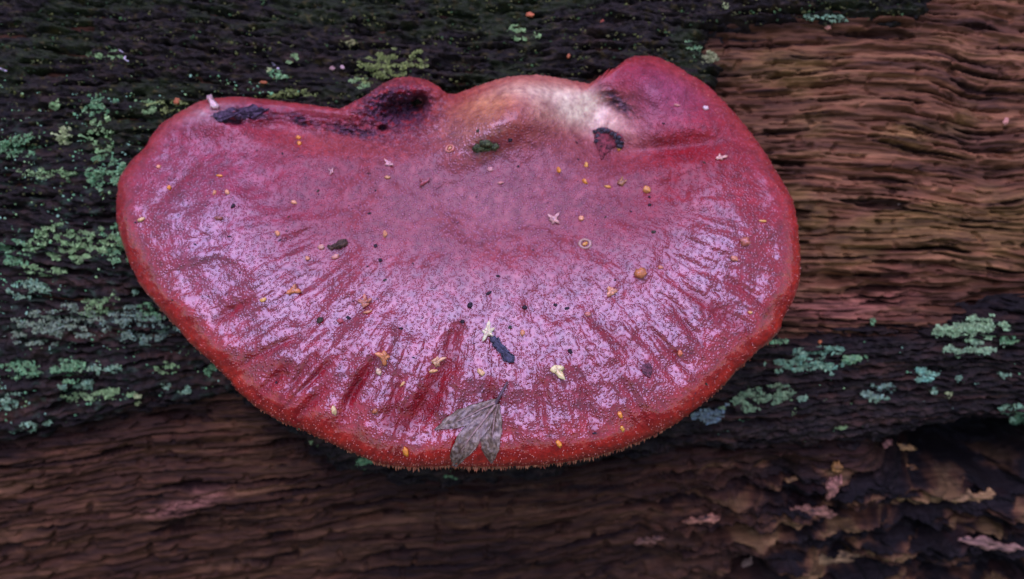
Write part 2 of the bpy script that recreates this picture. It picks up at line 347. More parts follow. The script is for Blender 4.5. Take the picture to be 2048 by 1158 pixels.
def on_cap(px, py, H):
    dr = rays(px, py); t = (H - CAM @ CN) / (dr @ CN); return CAM + t[..., None] * dr
def edge_d(px, py):
    a = np.arctan2(py - CY, px - CX); return rad(a) - np.hypot(px - CX, py - CY)
def cap_pt(px, py, h=0.):
    px = np.asarray(px, float); py = np.asarray(py, float)
    d = np.maximum(edge_d(px, py), 0); H, _ = cap_H(px, py, d); return on_cap(px, py, H + h)
def cap_nrm(px, py):
    a = cap_pt(px - 3, py); b = cap_pt(px + 3, py); c = cap_pt(px, py - 3); e = cap_pt(px, py + 3)
    n = np.cross(b - a, c - e); n /= np.linalg.norm(n, axis=-1, keepdims=True); return n
NA, NS = 1440, 340
TT = np.linspace(-np.pi, np.pi, NA, endpoint=False); rT = rad(TT)
ss = np.linspace(0, 1, NS)[1:]; ss = .82 * ss + .18 * (1 - (1 - ss)**2.2)
SS, T2 = np.meshgrid(ss, TT, indexing='ij'); RR = SS * rT[None]
cpx = CX + RR * np.cos(T2); cpy = CY + RR * np.sin(T2); cd_ = (1 - SS) * rT[None]
H, crust = cap_H(cpx, cpy, cd_)
top = on_cap(cpx, cpy, H)
rimP = top[-1]; cen = cap_pt(CX, CY)
inn = (cen - rimP); inn -= (inn @ CN)[:, None] * CN
rows = []
frontT = sm(-.5, .3, np.sin(TT))[:, None]
for dn, di in ((.0008, -.00015), (.0018, -.0001), (.0030, .0002), (.0040, .0010), (.0048, .0025), (.0055, .005)):
    L = np.linalg.norm(inn, axis=1, keepdims=True); rows.append(rimP - CN * dn * (.5 + .5 * frontT) + inn / L * di)
for f in np.linspace(.12, .985, 14): rows.append(rimP - CN * (.0055 + .018 * math.sin(f * 1.57)) + inn * f)
bot = np.stack(rows)
VV = np.concatenate([[cen], top.reshape(-1, 3), bot.reshape(-1, 3)])
nr = len(ss) + len(rows)
i = np.arange(nr * NA).reshape(nr, NA) + 1; j = np.roll(i, -1, 1)
F4 = np.stack([i[:-1], i[1:], j[1:], j[:-1]], -1).reshape(-1, 4)
F3 = np.stack([np.zeros(NA, int), i[0], j[0]], -1)
apx = np.concatenate([[CX], cpx.ravel(), np.tile(cpx[-1], len(rows))]); apy = np.concatenate([[CY], cpy.ravel(), np.tile(cpy[-1], len(rows))])
ad = np.concatenate([[400], cd_.ravel(), np.zeros(len(rows) * NA)]); acr = np.concatenate([[0], crust.ravel(), np.zeros(len(rows) * NA)])
front = sm(-.35, .3, np.sin(np.arctan2(apy - CY, apx - CX)))
cc = np.zeros((len(VV), 3)) + (.34, .010, .022)
cc = mix(cc, (.34, .115, .10), 1. * gs(apx, apy, 930, 400, 300, 130)); cc = mix(cc, (.36, .05, .10), .6 * gs(apx, apy, 400, 400, 200, 200))
cc = mix(cc, (.44, .10, .07), .8 * gs(apx, apy, 690, 285, 170, 30, 4)); cc = mix(cc, (.40, .028, .03), .9 * gs(apx, apy, 1430, 300, 130, 150, 40))
cc = mix(cc, (.36, .10, .15), .8 * gs(apx, apy, 1320, 190, 90, 60)); cc = mix(cc, (.32, .13, .12), .6 * gs(apx, apy, 1150, 330, 110, 60, 20))
cc = mix(cc, (.52, .19, .09), 1.2 * gs(apx, apy, 950, 225, 80, 60, -25)); cc = mix(cc, (.55, .30, .22), .9 * gs(apx, apy, 1010, 170, 60, 18, -8))
cc = mix(cc, (.85, .60, .50), 1.5 * gs(apx, apy, 1140, 200, 110, 38, 30)); cc = mix(cc, (.74, .44, .36), 1. * gs(apx, apy, 1050, 162, 60, 16, 0)); cc = mix(cc, (.42, .17, .14), .8 * gs(apx, apy, 1085, 215, 40, 40, 30))
cc = mix(cc, (.55, .36, .38), 1.1 * gs(apx, apy, 410, 222, 75, 22, -12) * (.6 + .5 * fbm(apx / 25, apy / 14, 2, 81)))
cc = mix(cc, (.40, .06, .04), .8 * sm(40, 5, ad) * (1 - front))
cc = mix(cc, (.46, .014, .012), sm(120, 40, ad) * front); cc = mix(cc, (.60, .045, .014), sm(42, 4, ad) * front)
n5 = fbm(apx / 14, apy / 10, 3, 82)
cc = mix(cc, (.085, .045, .065), np.clip(acr * 1.25 * sm(-.5, .25, n5 + .3 * acr), 0, .95))
cc = mix(cc, (.012, .006, .008), 1.3 * gs(apx, apy, 838, 206, 11, 10, -40) + gs(apx, apy, 764, 257, 9, 5) + gs(apx, apy, 476, 246, 14, 5))
grv = sum(min(1, dp / .0011) * np.exp(-(seg(apx, apy, a, b)[0] / (wd * 1.1))**2) for a, b, wd, dp in GRV)
cc = mix(cc, (.30, .006, .010), .85 * np.clip(grv, 0, 1))
pale_ = np.clip(1.2 * gs(apx, apy, 1100, 200, 170, 75, 12) + .6 * gs(apx, apy, 420, 222, 80, 30), 0, 1)[:, None]
cc = cc * ((1 - pale_) * np.array([1.28, .85, 1.0]) * .62 + pale_ * np.array([1.1, 1.2, .9]))
wet = np.clip(.05 + .95 * sm(460, 660, apy + .12 * np.abs(apx - 950)) + .8 * gs(apx, apy, 350, 430, 170, 150) + 1.2 * gs(apx, apy, 950, 275, 75, 40) + .8 * gs(apx, apy, 1480, 470, 120, 120) - .25 * gs(apx, apy, 1380, 240, 120, 90), 0, 1)
wet = wet * (1 - .75 * np.clip(grv, 0, 1)) * (1 - .8 * np.clip(acr, 0, 1)) * (1 - .35 * sm(40, 0, ad))
pimple = np.clip(1 - .85 * gs(apx, apy, 1130, 205, 130, 50, 25) - .7 * sm(60, 25, ad) - .6 * gs(apx, apy, 990, 190, 80, 40), .1, 1)
dry = .5 * gs(apx, apy, 950, 440, 420, 160) + .12 * sm(900, 500, apy)
fungus = empty('bracket_fungus', on_cap(np.array(1100.), np.array(170.), np.array(-.01)), 'large wet red bracket fungus with a pale knobbly base growing from the log', 'fungus')
mesh_obj('cap', VV, [F4, F3], M_cap, fungus, np.clip(cc, .004, 1), {'wet': wet, 'dry': dry, 'pimple': pimple})
# little shapes collected into one mesh
class Bag:
    def __init__(s): s.v = []; s.f3 = []; s.f4 = []; s.c = []; s.n = 0
    def add(s, V, F, col):
        V = np.asarray(V); F = np.asarray(F); (s.f3 if F.shape[1] == 3 else s.f4).append(F + s.n); s.v.append(V)
        s.c.append(np.broadcast_to(np.asarray(col, float), (len(V), 3))); s.n += len(V)
    def build(s, name, mat, parent=None, smooth=True, origin=None):
        F = [np.concatenate(q) for q in (s.f3, s.f4) if q]
        return mesh_obj(name, np.concatenate(s.v), F, mat, parent, np.clip(np.concatenate(s.c), .003, 1), smooth=smooth, origin=origin)
def frame(n):
    n = np.asarray(n, float); n = n / np.linalg.norm(n); a = np.cross(n, [0.3, .9, .2]); a /= np.linalg.norm(a); return a, np.cross(n, a), n
# papillae: many tiny domes at once
def domes(P, Nn, r, hgt, cols, name, mat, parent):
    m = len(P); k = 6; a = np.cross(Nn, [.3, .9, .2]); a /= np.linalg.norm(a, axis=1, keepdims=True); b = np.cross(Nn, a)
    an = np.arange(k) * 2 * np.pi / k; ring = np.cos(an)[None, :, None] * a[:, None] + np.sin(an)[None, :, None] * b[:, None]
    r = r[:, None, None]; hh = hgt[:, None, None]
    V = np.concatenate([P[:, None] + ring * r - Nn[:, None] * r * .3, P[:, None] + ring * r * .75 + Nn[:, None] * hh * .6, P[:, None] + Nn[:, None] * hh], 1)
    q = np.arange(k); q2 = (q + 1) % k
    f4 = np.stack([q, q2, q2 + k, q + k], -1); f3 = np.stack([q + k, q2 + k, np.full(k, 2 * k)], -1); st = (2 * k + 1) * np.arange(m)
    mesh_obj_ = mesh_obj(name, V.reshape(-1, 3), [(f4[None] + st[:, None, None]).reshape(-1, 4), (f3[None] + st[:, None, None]).reshape(-1, 3)], mat, parent, np.repeat(cols, 2 * k + 1, 0))
    mesh_obj_['kind'] = 'stuff'; return mesh_obj_
M_pap = tint_mat('papilla', .25, .5, 1500, .2, .00005, sss=.3, sheen_coat=.6)
nP = 30000
a = rng.uniform(-np.pi, np.pi, nP); q = rng.uniform(0, 1, nP)**.5; r_ = rad(a); px = CX + q * r_ * np.cos(a); py = CY + q * r_ * np.sin(a); d = (1 - q) * r_
fr = sm(-.6, .2, np.sin(a)); rightness = sm(1250, 1450, px)
prob = .05 + .34 * np.exp(-d / (55 + 60 * rightness)) * np.clip(fr + rightness, .25, 1) + .05 * sm(520, 700, py)
kp = rng.uniform(0, 1, nP) < prob
px, py, d = px[kp], py[kp], d[kp]; P = cap_pt(px, py); nn = cap_nrm(px, py); sz = rng.uniform(.00008, .00016, len(px))
nearrim = np.exp(-d / 60)
pc = mix(np.zeros((len(px), 3)) + (.42, .06, .09), (.85, .36, .20), nearrim * rng.uniform(.3, 1, len(px)))
domes(P, nn, sz, sz * rng.uniform(.9, 1.8, len(px)), pc, 'papillae', M_pap, fungus)
# rim fuzz all round the silhouette
nR = 500; a = rng.uniform(-np.pi, np.pi, nR); r_ = rad(a) - rng.uniform(-1, 5, nR); px = CX + r_ * np.cos(a); py = CY + r_ * np.sin(a)
P = cap_pt(px, py); outd = P - cen; outd /= np.linalg.norm(outd, axis=1, keepdims=True); sz = rng.uniform(.00008, .00015, nR)
domes(P, outd, sz, sz * rng.uniform(.8, 1.6, nR), mix(np.zeros((nR, 3)) + (.5, .06, .04), (.85, .32, .15), rng.uniform(0, 1, nR)), 'rim_fuzz', M_pap, fungus)
# pore tubes hanging below the front rim
M_tube = tint_mat('pore_tube', .5, .4, 900, .3, .0001, sss=.3)
nT = 7000; a = rng.uniform(R(12), R(172), nT); row = rng.uniform(0, 1, nT)
r_ = rad(a) - 1 - 26 * row; px = CX + r_ * np.cos(a); py = CY + r_ * np.sin(a)
idx = np.searchsorted(TT, a) % NA
Pr = rimP[idx] + rng.normal(0, .0002, (nT, 3)); L = np.linalg.norm(inn[idx], axis=1, keepdims=True)
P = Pr - CN * .0022 + inn[idx] / L * (row[:, None] * .005 + .0002)
win = sm(700, 800, px) * sm(1450, 1200, px); ln = (.0000 + .0016 * win + .0004 * fbm(a * 40, 0 * a, 2, 91)) * rng.uniform(.55, 1.1, nT)
dn = np.array([0, -.28, -.96]) + rng.normal(0, .16, (nT, 3)); dn /= np.linalg.norm(dn, axis=1, keepdims=True)
domes(P, dn, rng.uniform(.00022, .00034, nT), np.maximum(ln, .0004) + .0006, mix(np.zeros((nT, 3)) + (.30, .08, .04), (.50, .20, .09), rng.uniform(0, 1, nT)), 'pore_tubes', M_tube, fungus)
# ------------------------------------------------------------------ debris shapes
PX = K * DIST            # metres per photograph pixel near the cap
def blob(P, n, rx, ry, rz, ang=0., lump=.25, col=(.5, .2, .05), seg_=10, rings=6, seed=0, flat=None):
    """lumpy ellipsoid lying on the surface"""
    r = np.random.default_rng(seed + 100); u = np.linspace(0, 2 * np.pi, seg_, endpoint=False); v = np.linspace(0, np.pi, rings)
    U, W = np.meshgrid(u, v); L = np.stack([np.cos(U) * np.sin(W), np.sin(U) * np.sin(W), np.cos(W)], -1)
    f = 1 + lump * fbm(L[..., 0] * 1.8 + seed * 3.1, L[..., 1] * 1.8 + L[..., 2] * 1.3, 3, seed % 50)
    L = L * f[..., None] * (rx, ry, rz)
    e = np.array([math.cos(ang), math.sin(ang)]); L2 = L.copy(); L2[..., 0] = L[..., 0] * e[0] - L[..., 1] * e[1]; L2[..., 1] = L[..., 0] * e[1] + L[..., 1] * e[0]
    ax = RIGHT - (RIGHT @ n) * n; ax /= np.linalg.norm(ax); ay = np.cross(n, ax)
    V = P + L2[..., :1] * ax + L2[..., 1:2] * ay + L2[..., 2:] * n
    i = np.arange(rings * seg_).reshape(rings, seg_); j = np.roll(i, -1, 1)
    F = np.stack([i[:-1], i[1:], j[1:], j[:-1]], -1).reshape(-1, 4)
    c = np.asarray(col) * (1 + .25 * fbm(L[..., 0].ravel() * 3 / rx, L[..., 1].ravel() * 3 / rx, 2, seed % 40)[:, None])
    return V.reshape(-1, 3), F, c
def surf(px, py, where='cap', lift=0.):
    if where == 'cap':
        P = cap_pt(np.array(px, float), np.array(py, float)); n = cap_nrm(np.array(px, float), np.array(py, float))
    else:
        P, n = log_pt(np.array(px, float), np.array(py, float))
    return P + n * lift, n
def deg_screen(a): return -R(a)     # clockwise-on-screen degrees to the surface frame
CREAM = (.85, .62, .24); ORNG = (.9, .34, .06); PEACH = (.86, .38, .16); AMBER = (.85, .32, .03); RUST = (.30, .06, .05)
cnt = [0]
def seed_bit(px, py, L, W_, ang, col, name, label, cat, group=None, where='cap', mat=None, h=.5):
    cnt[0] += 1; s = PX; P, n = surf(px, py, where, L * s * .12)
    V, F, c = blob(P, n, L * s * .56, W_ * s * .54, W_ * s * h, deg_screen(ang), .42, col, 12, 8, cnt[0])
    o = mesh_obj(name, V, F, mat or M_bit, None, np.clip(c, .01, 1), origin=P); tag(o, label, cat, group); return o
def star_bit(px, py, rad_, pts, rot, col, label, cup=.35, name='flower_scale', group='pale star shaped plant bits on the cap', inner=.44, cat='plant bit'):
    """small dried calyx: a centre and curled pointed lobes of unequal length"""
    cnt[0] += 1; r = np.random.default_rng(cnt[0]); s = rad_ * PX; P, n = surf(px, py, 'cap', s * .12)
    ax = RIGHT - (RIGHT @ n) * n; ax /= np.linalg.norm(ax); ay = np.cross(n, ax)
    m = pts * 6; an = np.linspace(0, 2 * np.pi, m, endpoint=False); lob = r.uniform(.5, 1.25, pts); off = r.normal(0, .28, pts)
    k = np.arange(m) // 6; ph_ = (np.arange(m) % 6) / 6; peak = np.exp(-((ph_ - .5) / .21)**2); rr_ = inner + (lob[k] - inner) * peak
    a2 = an + off[k] + deg_screen(rot); Vt = [P + n * s * .25]; Vs = []
    for fr_, lift in ((.5, .28), (1., .1)):
        z = lift + cup * (rr_ * fr_)**2 * r.uniform(.6, 1.2) + .14 * r.normal(size=m)
        Vs.append(P + (rr_ * fr_ * np.cos(a2))[:, None] * ax * s + (rr_ * fr_ * np.sin(a2))[:, None] * ay * s + (z * s)[:, None] * n)
    Vs.append(Vs[1] - n * s * .16); Vs.append(Vs[0] - n * s * .3)
    V = np.concatenate([Vt, *Vs]); i = 1 + np.arange(4 * m).reshape(4, m); j = np.roll(i, -1, 1)
    F4 = np.stack([i[:-1], i[1:], j[1:], j[:-1]], -1).reshape(-1, 4); F3 = np.stack([np.zeros(m, int), i[0], j[0]], -1)
    c = np.asarray(col) * (1 + .3 * r.normal(size=(len(V), 1)) * .5); c[0] *= .7
    o = mesh_obj(name, V, [F4, F3], M_bit, None, np.clip(c, .02, .9), origin=P); tag(o, label, cat, group); return o
G1 = 'pale star shaped plant bits on the cap'
star_bit(975, 664, 19, 5, 15, (.95, .78, .40), 'cream five-pointed flower scale at the upper end of the bluish bark fragment')
star_bit(1113, 738, 22, 3, 20, (.95, .70, .28), 'cream three-armed flower scale to the right above the withered leaf')
star_bit(768, 713, 20, 4, 40, (.70, .27, .08), 'orange winged flower scale among the glossy ridges left of the leaf')
star_bit(586, 581, 15, 3, 80, (.62, .22, .06), 'orange hooked flower scale beside a yellow seed in the left half of the cap')
star_bit(731, 606, 17, 5, 10, (.60, .22, .10), 'soft orange flower scale with a small strip lying just under it')
star_bit(1222, 583, 17, 3, 190, (.72, .32, .14), 'orange three-armed flower scale right of the centre of the cap')
star_bit(1108, 439, 16, 5, 60, (.70, .36, .26), 'pinkish five-pointed flower scale beside a round peach seed')
star_bit(777, 328, 12, 4, 0, (.70, .34, .28), 'pink flower scale on the lilac sheen below the dark crusted hole')
star_bit(848, 364, 14, 3, 50, (.34, .05, .05), 'dark red three-armed flower scale in the upper middle of the cap')
star_bit(1440, 316, 13, 4, 30, (.75, .42, .28), 'pale flower scale high on the right side of the cap')
star_bit(1242, 366, 15, 5, 100, (.36, .16, .05), 'brown and ochre flower scale below the dark red flap')
star_bit(872, 722, 17, 5, 75, (.80, .45, .20), 'creamy crumpled flower scale just left of the widest smooth groove')
star_bit(664, 343, 8, 4, 0, (.66, .32, .26), 'small pink and brown flower scale in the upper left of the cap')
G2 = 'orange seeds scattered on the cap'
S = [(668,820,17,9,75,CREAM,'pale yellow upright seed near the lower left rim'),(1240,830,15,8,70,AMBER,'amber seed standing above another one near the lower right rim'),
(1244,857,11,7,60,(.8,.4,.05),'amber seed just below another one near the lower right rim'),(1118,888,15,9,60,AMBER,'amber seed in a clear bead near the bottom rim right of the leaf'),
(812,903,18,10,80,AMBER,'dark amber seed near the bottom rim left of the leaf'),(962,745,16,10,50,(.8,.5,.2),'pale orange seed above the withered leaf'),
(757,743,14,9,70,(.8,.55,.3),'pale round-backed seed directly under the winged orange scale'),(1360,706,13,9,80,(.66,.2,.07),'orange seed halfway between the brown flake and the right rim'),
(1045,666,12,9,90,(.7,.3,.12),'orange bead-like seed right of the bluish bark fragment'),(1175,629,11,9,0,(.6,.22,.14),'pink round seed left below the three-armed scale in the right half'),
(1321,535,10,7,0,(.66,.24,.1),'small orange seed just right of the ribbed orange nub'),(1468,517,14,11,30,(.66,.25,.12),'orange angular seed below the brownish nub on the right'),
(1525,443,15,5,-5,(.8,.4,.08),'thin orange sliver-like seed on the right-hand sheen'),(282,439,14,7,-25,(.85,.55,.2),'bright yellow seed near the left rim'),
(527,600,12,8,-20,(.75,.42,.08),'yellow seed left of the orange hooked scale'),(588,405,12,8,15,PEACH,'peach seed in the upper left half of the cap'),
(555,467,11,9,60,PEACH,'peach seed on the left below the middle'),(770,468,8,13,0,PEACH,'small upright orange seed left of the centre of the cap'),
(597,276,9,9,0,AMBER,'upper of two orange crumbs at the trough behind the left lobe'),(599,288,8,10,0,AMBER,'lower of two orange crumbs at the trough behind the left lobe'),
(980,339,12,10,40,(.7,.33,.28),'pink angular seed below the green curled dropping'),(1001,366,13,5,-15,(.7,.3,.22),'thin pink seed under the pink angular one'),
(1117,341,8,14,-20,AMBER,'orange seed left of the two upright ones below the dark red flap'),(1172,331,7,12,0,(.78,.38,.05),'upright orange seed nearest the dark red flap'),
(1169,364,6,14,-35,AMBER,'slanted orange seed below the upright one'),(1215,374,12,6,5,(.75,.35,.05),'level orange seed touching the brown and ochre scale'),
(1293,379,15,13,40,(.75,.33,.08),'fat orange seed right of the brown and ochre scale'),(1239,298,9,9,0,(.8,.4,.04),'round orange grain on the right corner of the dark red flap'),
(1162,437,11,11,0,PEACH,'round peach seed right of the pinkish five-pointed scale'),(1411,217,11,10,0,(.8,.62,.52),'white round grain on the upper right lobe'),
(1500,625,8,6,0,(.8,.4,.1),'tiny yellow grain near the right rim below the fold'),(338,376,8,9,0,AMBER,'small orange grain near the upper left rim'),
(318,334,10,7,0,PEACH,'faint orange grain highest on the left rim'),(439,352,13,5,10,AMBER,'thin orange sliver on the left lobe of the cap'),
(430,386,6,10,20,PEACH,'left one of a pair of small peach slivers'),(455,385,7,12,-30,PEACH,'right one of a pair of small peach slivers'),
(438,437,17,8,0,(.32,.10,.06),'brown flat scale on the left part of the cap'),(775,355,10,7,0,(.7,.34,.12),'small orange seed directly under the pink flower scale'),
(735,625,17,5,-8,(.6,.25,.1),'thin orange strip just under the soft orange scale'),(866,742,17,6,-8,(.8,.45,.15),'level yellow sliver below the creamy crumpled scale'),
(806,768,12,5,-35,(.8,.45,.15),'slanted yellow sliver below the winged orange scale'),(750,822,12,8,-40,(.45,.14,.04),'small brown seed near the lower rim between the grooves'),
(615,517,9,7,0,(.7,.3,.12),'tiny orange seed left below the dark brown clump'),(643,495,13,10,0,(.7,.36,.22),'peach seed at the left end of the dark brown clump'),
(671,514,15,9,-20,(.7,.32,.2),'peach seed just below the dark brown clump'),(680,642,12,9,0,(.45,.08,.08),'dark pink seed beside a dark grit grain below the soft orange scale'),
(1353,211,14,6,0,(.62,.26,.18),'pinkish scrap high on the right lobe'),(1302,197,0,0,0,None,None)]
for a in S:
    if a[5] is None: continue
    px, py, L, W_, ang, col, lab = a; seed_bit(px, py, L, W_, ang, col, 'seed', lab, 'seed', G2)
seed_bit(1280, 548, 24, 20, 0, (.55, .20, .06), 'bud', 'ribbed orange nub with dark edges right of the centre of the cap', 'bud')
seed_bit(1489, 484, 21, 18, 0, (.50, .15, .08), 'bud', 'brownish soft nub on the right-hand sheen', 'bud')
def ring_bit(px, py, ro, ri, col, inner_col, name, label, cat):
    P, n = surf(px, py); ax = RIGHT - (RIGHT @ n) * n; ax /= np.linalg.norm(ax); ay = np.cross(n, ax); m = 20; u = np.linspace(0, 2 * np.pi, m, endpoint=False)
    V = []; 
    for q in range(8):
        v = q / 8 * 2 * np.pi; rr_ = (ro + ri) / 2 + (ro - ri) / 2 * math.cos(v); rr_ = rr_ * (1 + .12 * noise(np.cos(u) * 2, np.sin(u) * 2 + px, 7)) * PX
        V.append(P + (rr_ * np.cos(u))[:, None] * ax + (rr_ * .85 * np.sin(u))[:, None] * ay + n * ((ro - ri) / 2 * math.sin(v) + .6) * PX)
    i = np.arange(8 * m).reshape(8, m); j = np.roll(i, -1, 1); i2 = np.roll(i, -1, 0); j2 = np.roll(j, -1, 0)
    root = empty(name, P, label, cat)
    mesh_obj('husk_wall', np.concatenate(V), np.stack([i, i2, j2, j], -1).reshape(-1, 4), M_bit, root, np.tile(col, (8 * m, 1)), origin=P)
    V, F, c = blob(P + n * PX * 1.5, n, ri * PX * .8, ri * PX * .5, ri * PX * .4, .6, .3, inner_col, 10, 6, int(px)); mesh_obj('kernel', V, F, M_bit, root, np.clip(c, .02, 1), origin=P)
ring_bit(1170, 488, 15, 8, (.42, .24, .16), (.7, .32, .04), 'seed_husk', 'ring-shaped translucent husk holding a yellow kernel right of the centre', 'husk')
ring_bit(900, 297, 11, 6, (.6, .2, .12), (.75, .4, .15), 'seed_husk', 'small orange ring-shaped husk left of the green curled dropping', 'husk')
# brown clump, green dropping, dark flap, translucent flake, bark fragment
def clump(px, py, parts_, col, mat, name, label, cat, child):
    P0, n0 = surf(px, py); root = empty(name, P0, label, cat)
    for q, (dx, dy, L, W_, ang) in enumerate(parts_):
        P, n = surf(px + dx, py + dy, 'cap', W_ * PX * .25); V, F, c = blob(P, n, L * PX / 2, W_ * PX / 2, W_ * PX * .4, deg_screen(ang), .45, col, 16, 10, int(px + q * 7))
        mesh_obj(child, V, F, mat, root, np.clip(c, .004, 1), origin=P)
clump(683, 489, [(0, 0, 26, 16, -25), (-12, 4, 14, 12, 0), (-22, 6, 14, 8, 30), (6, -6, 12, 10, 0)], (.10, .055, .03), M_dark, 'soil_clump', 'dark brown clump of soil crumbs in the left half of the cap', 'clump', 'crumb')
clump(970, 292, [(-14, 2, 24, 18, -10), (2, -7, 30, 16, 15), (18, 0, 20, 16, -30), (0, 5, 34, 10, 0)], (.075, .095, .03), M_dark, 'curled_dropping', 'olive green curled dropping on the bright sheen of the hump', 'dropping', 'coil')
def sheet(px, pts, name, label, cat, col, mat, lift, thick, where='cap', jit=.8):
    """a thin irregular flake: outline in px about its centre with own thickness, raised by lift(px) at the rim"""
    pts = np.array(pts, float); c0 = pts.mean(0); r = np.random.default_rng(int(px)); m0 = len(pts); m = m0 * 5; t = np.linspace(0, m0, m, endpoint=False); k = t.astype(int); f = t - k
    p0, p1, p2, p3 = (pts[(k + q) % m0] for q in (-1, 0, 1, 2)); f = f[:, None]
    O = .5 * (2 * p1 + (p2 - p0) * f + (2 * p0 - 5 * p1 + 4 * p2 - p3) * f**2 + (3 * p1 - p0 - 3 * p2 + p3) * f**3) + r.normal(0, jit, (m, 2))
    fr_ = [0.02, .35, .65, .88, 1.]
    Q = np.stack([c0 + (O - c0) * q for q in fr_]); h = np.stack([np.full(m, lift[0] + (lift[1] - lift[0]) * q**2) for q in fr_]) * PX + 2.2 * PX * fbm(Q[..., 0] / 7, Q[..., 1] / 7, 3, int(px) % 30)
    if where == 'cap': P = cap_pt(Q[..., 0], Q[..., 1]); n = np.broadcast_to(CN, P.shape)
    else: P, n = log_pt(Q[..., 0], Q[..., 1])
    T_ = P + n * (h + thick * PX)[..., None]; Bm = (P + n * h[..., None])[::-1]
    V = np.concatenate([T_, Bm]); i = np.arange(10 * m).reshape(10, m); j = np.roll(i, -1, 1)
    F = np.stack([i[:-1], j[:-1], j[1:], i[1:]], -1).reshape(-1, 4)
    cc_ = np.asarray(col) * (1 + .5 * fbm(V[..., 0] * 2500, V[..., 1] * 2500 + px, 3, 8))[..., None]
    o = mesh_obj(name, V.reshape(-1, 3), F, mat, None, np.clip(cc_.reshape(-1, 3), .004, 1), origin=T_[0].mean(0)); tag(o, label, cat); return o
sheet(1000, [(985,672),(996,678),(1008,694),(1022,708),(1030,718),(1020,727),(1008,722),(1000,708),(990,697),(980,682)], 'bark_fragment', 'wet blue-black bark fragment above the withered leaf', 'bark fragment', (.06, .06, .085), M_dark, (2, 1), 6, jit=1.3)
sheet(1215, [(1190,262),(1205,256),(1225,262),(1244,274),(1246,288),(1228,298),(1212,308),(1204,320),(1198,305),(1190,285)], 'torn_flap', 'dark red triangular flap with a bluish upper edge below the pale base', 'flap', (.20, .035, .04), M_dark, (4, 0), 3)
fl = bpy.context.scene.objects['torn_flap']
B = Bag()
for q, (x_, y_) in enumerate([(1190,265),(1194,274),(1199,261),(1206,258),(1212,263),(1219,262),(1226,268),(1233,272),(1240,276),(1245,285),(1237,282),(1241,292),(1205,266),(1192,284)]):
    P, n = surf(x_, y_, 'cap', 4 * PX); V, F, c = blob(P, n, (5 + q % 4) * PX, (4 + q % 3) * PX, 4 * PX, q * 1.1, .6, (.06, .055, .06), 10, 7, 300 + q); B.add(V, F, c)
ke = B.build('crust_edge', M_dark); ke.parent = fl; ke.location = ke.location - fl.location
sheet(1292, [(1282,736),(1290,728),(1300,728),(1304,742),(1300,754),(1288,748)], 'bud_scale', 'glossy brown bud scale with a purplish sheen in the lower right', 'bud scale', (.16, .05, .06), M_dark, (3, 0), 3)
sheet(427, [(415,198),(424,194),(430,203),(440,212),(436,220),(424,217),(419,206)], 'pale_stub', 'small pinkish white upright stub on the upper left lobe', 'stub', (.75, .50, .42), M_bit, (10, 2), 7)
sheet(495, [(425,232),(445,222),(480,216),(515,214),(536,222),(520,232),(490,238),(460,244),(438,244)], 'bark_flake', 'ragged purple-black bark flake lying in the upper left lobe', 'bark flake', (.085, .05, .075), M_dark, (1, 2), 3, jit=2.2)
# grit
G3 = 'dark grit grains on the cap'
DS = [(636,382,8),(466,412,12),(739,427,8),(736,347,6),(459,473,8),(577,434,7),(751,381,6),(514,301,6),(565,307,6),(271,445,6),(956,262,9),(1020,280,11),(1036,333,8),(1156,319,7),(1153,285,7),(1307,464,11),
 (940,611,17),(978,586,14),(1049,615,13),(996,552,9),(770,560,9),(761,521,10),(735,533,6),(826,527,5),(751,492,11),(640,641,16),(697,636,13),(802,657,10),(827,715,7),(925,643,10),(1020,655,9),(1111,610,9),(1134,617,11),(1140,703,12),
 (1327,247,7),(1408,325,8),(1299,394,7),(1299,410,9),(1262,423,6),(1418,452,6),(1211,434,6),(390,489,8),(560,480,6),(553,765,8),(1189,866,10),(1412,768,9),(480,545,5),(345,600,6),(1066,500,5),(1230,560,5)]
dz = {(466,412):'large black round grain in the upper left of the cap',(940,611):'black crumbly grain left above the bluish bark fragment',(978,586):'dark ring-like grain above the middle of the cap centre line',(1049,615):'black flat grain right above the bluish bark fragment',(640,641):'dark olive grain in the lower left half of the cap',(697,636):'dark grain beside the dark pink seed',(1307,464):'greenish black grain in the right half of the cap',(1140,703):'small black curl above the cream three-armed scale',(1020,280):'dark grain just right of the green curled dropping',(956,262):'dark grain just above the green curled dropping',(1189,866):'dark grain near the bottom rim between two amber seeds'}
for q, (x_, y_, L) in enumerate(DS):
    seed_bit(x_, y_, L * .8, L * random.uniform(.35, .7), random.uniform(-60, 60), (.03, .018, .022) if q % 5 else (.05, .045, .02), 'grit_grain', dz.get((x_, y_), 'tiny dark grit grain stuck to the wet cap'), 'grit', G3 if (x_, y_) not in dz else 'larger dark grit grains on the cap', mat=M_dark, h=.35)
B = Bag()
for q in range(260):
    x_, y_ = rng.normal(480, 170), rng.normal(370, 110)
    if q % 4 == 0: x_, y_ = rng.uniform(300, 1500), rng.uniform(230, 800)
    if edge_d(x_, y_) < 20: continue
    P, n = surf(x_, y_); V, F, c = blob(P, n, rng.uniform(1, 2.3) * PX, rng.uniform(1, 1.8) * PX, .8 * PX, rng.uniform(0, 3), .2, (.06, .02, .04), 6, 4, q); B.add(V, F, c)
tag(B.build('fine_grit', M_dark), 'fine dark specks of grit peppered over the cap', 'grit', kind='stuff')
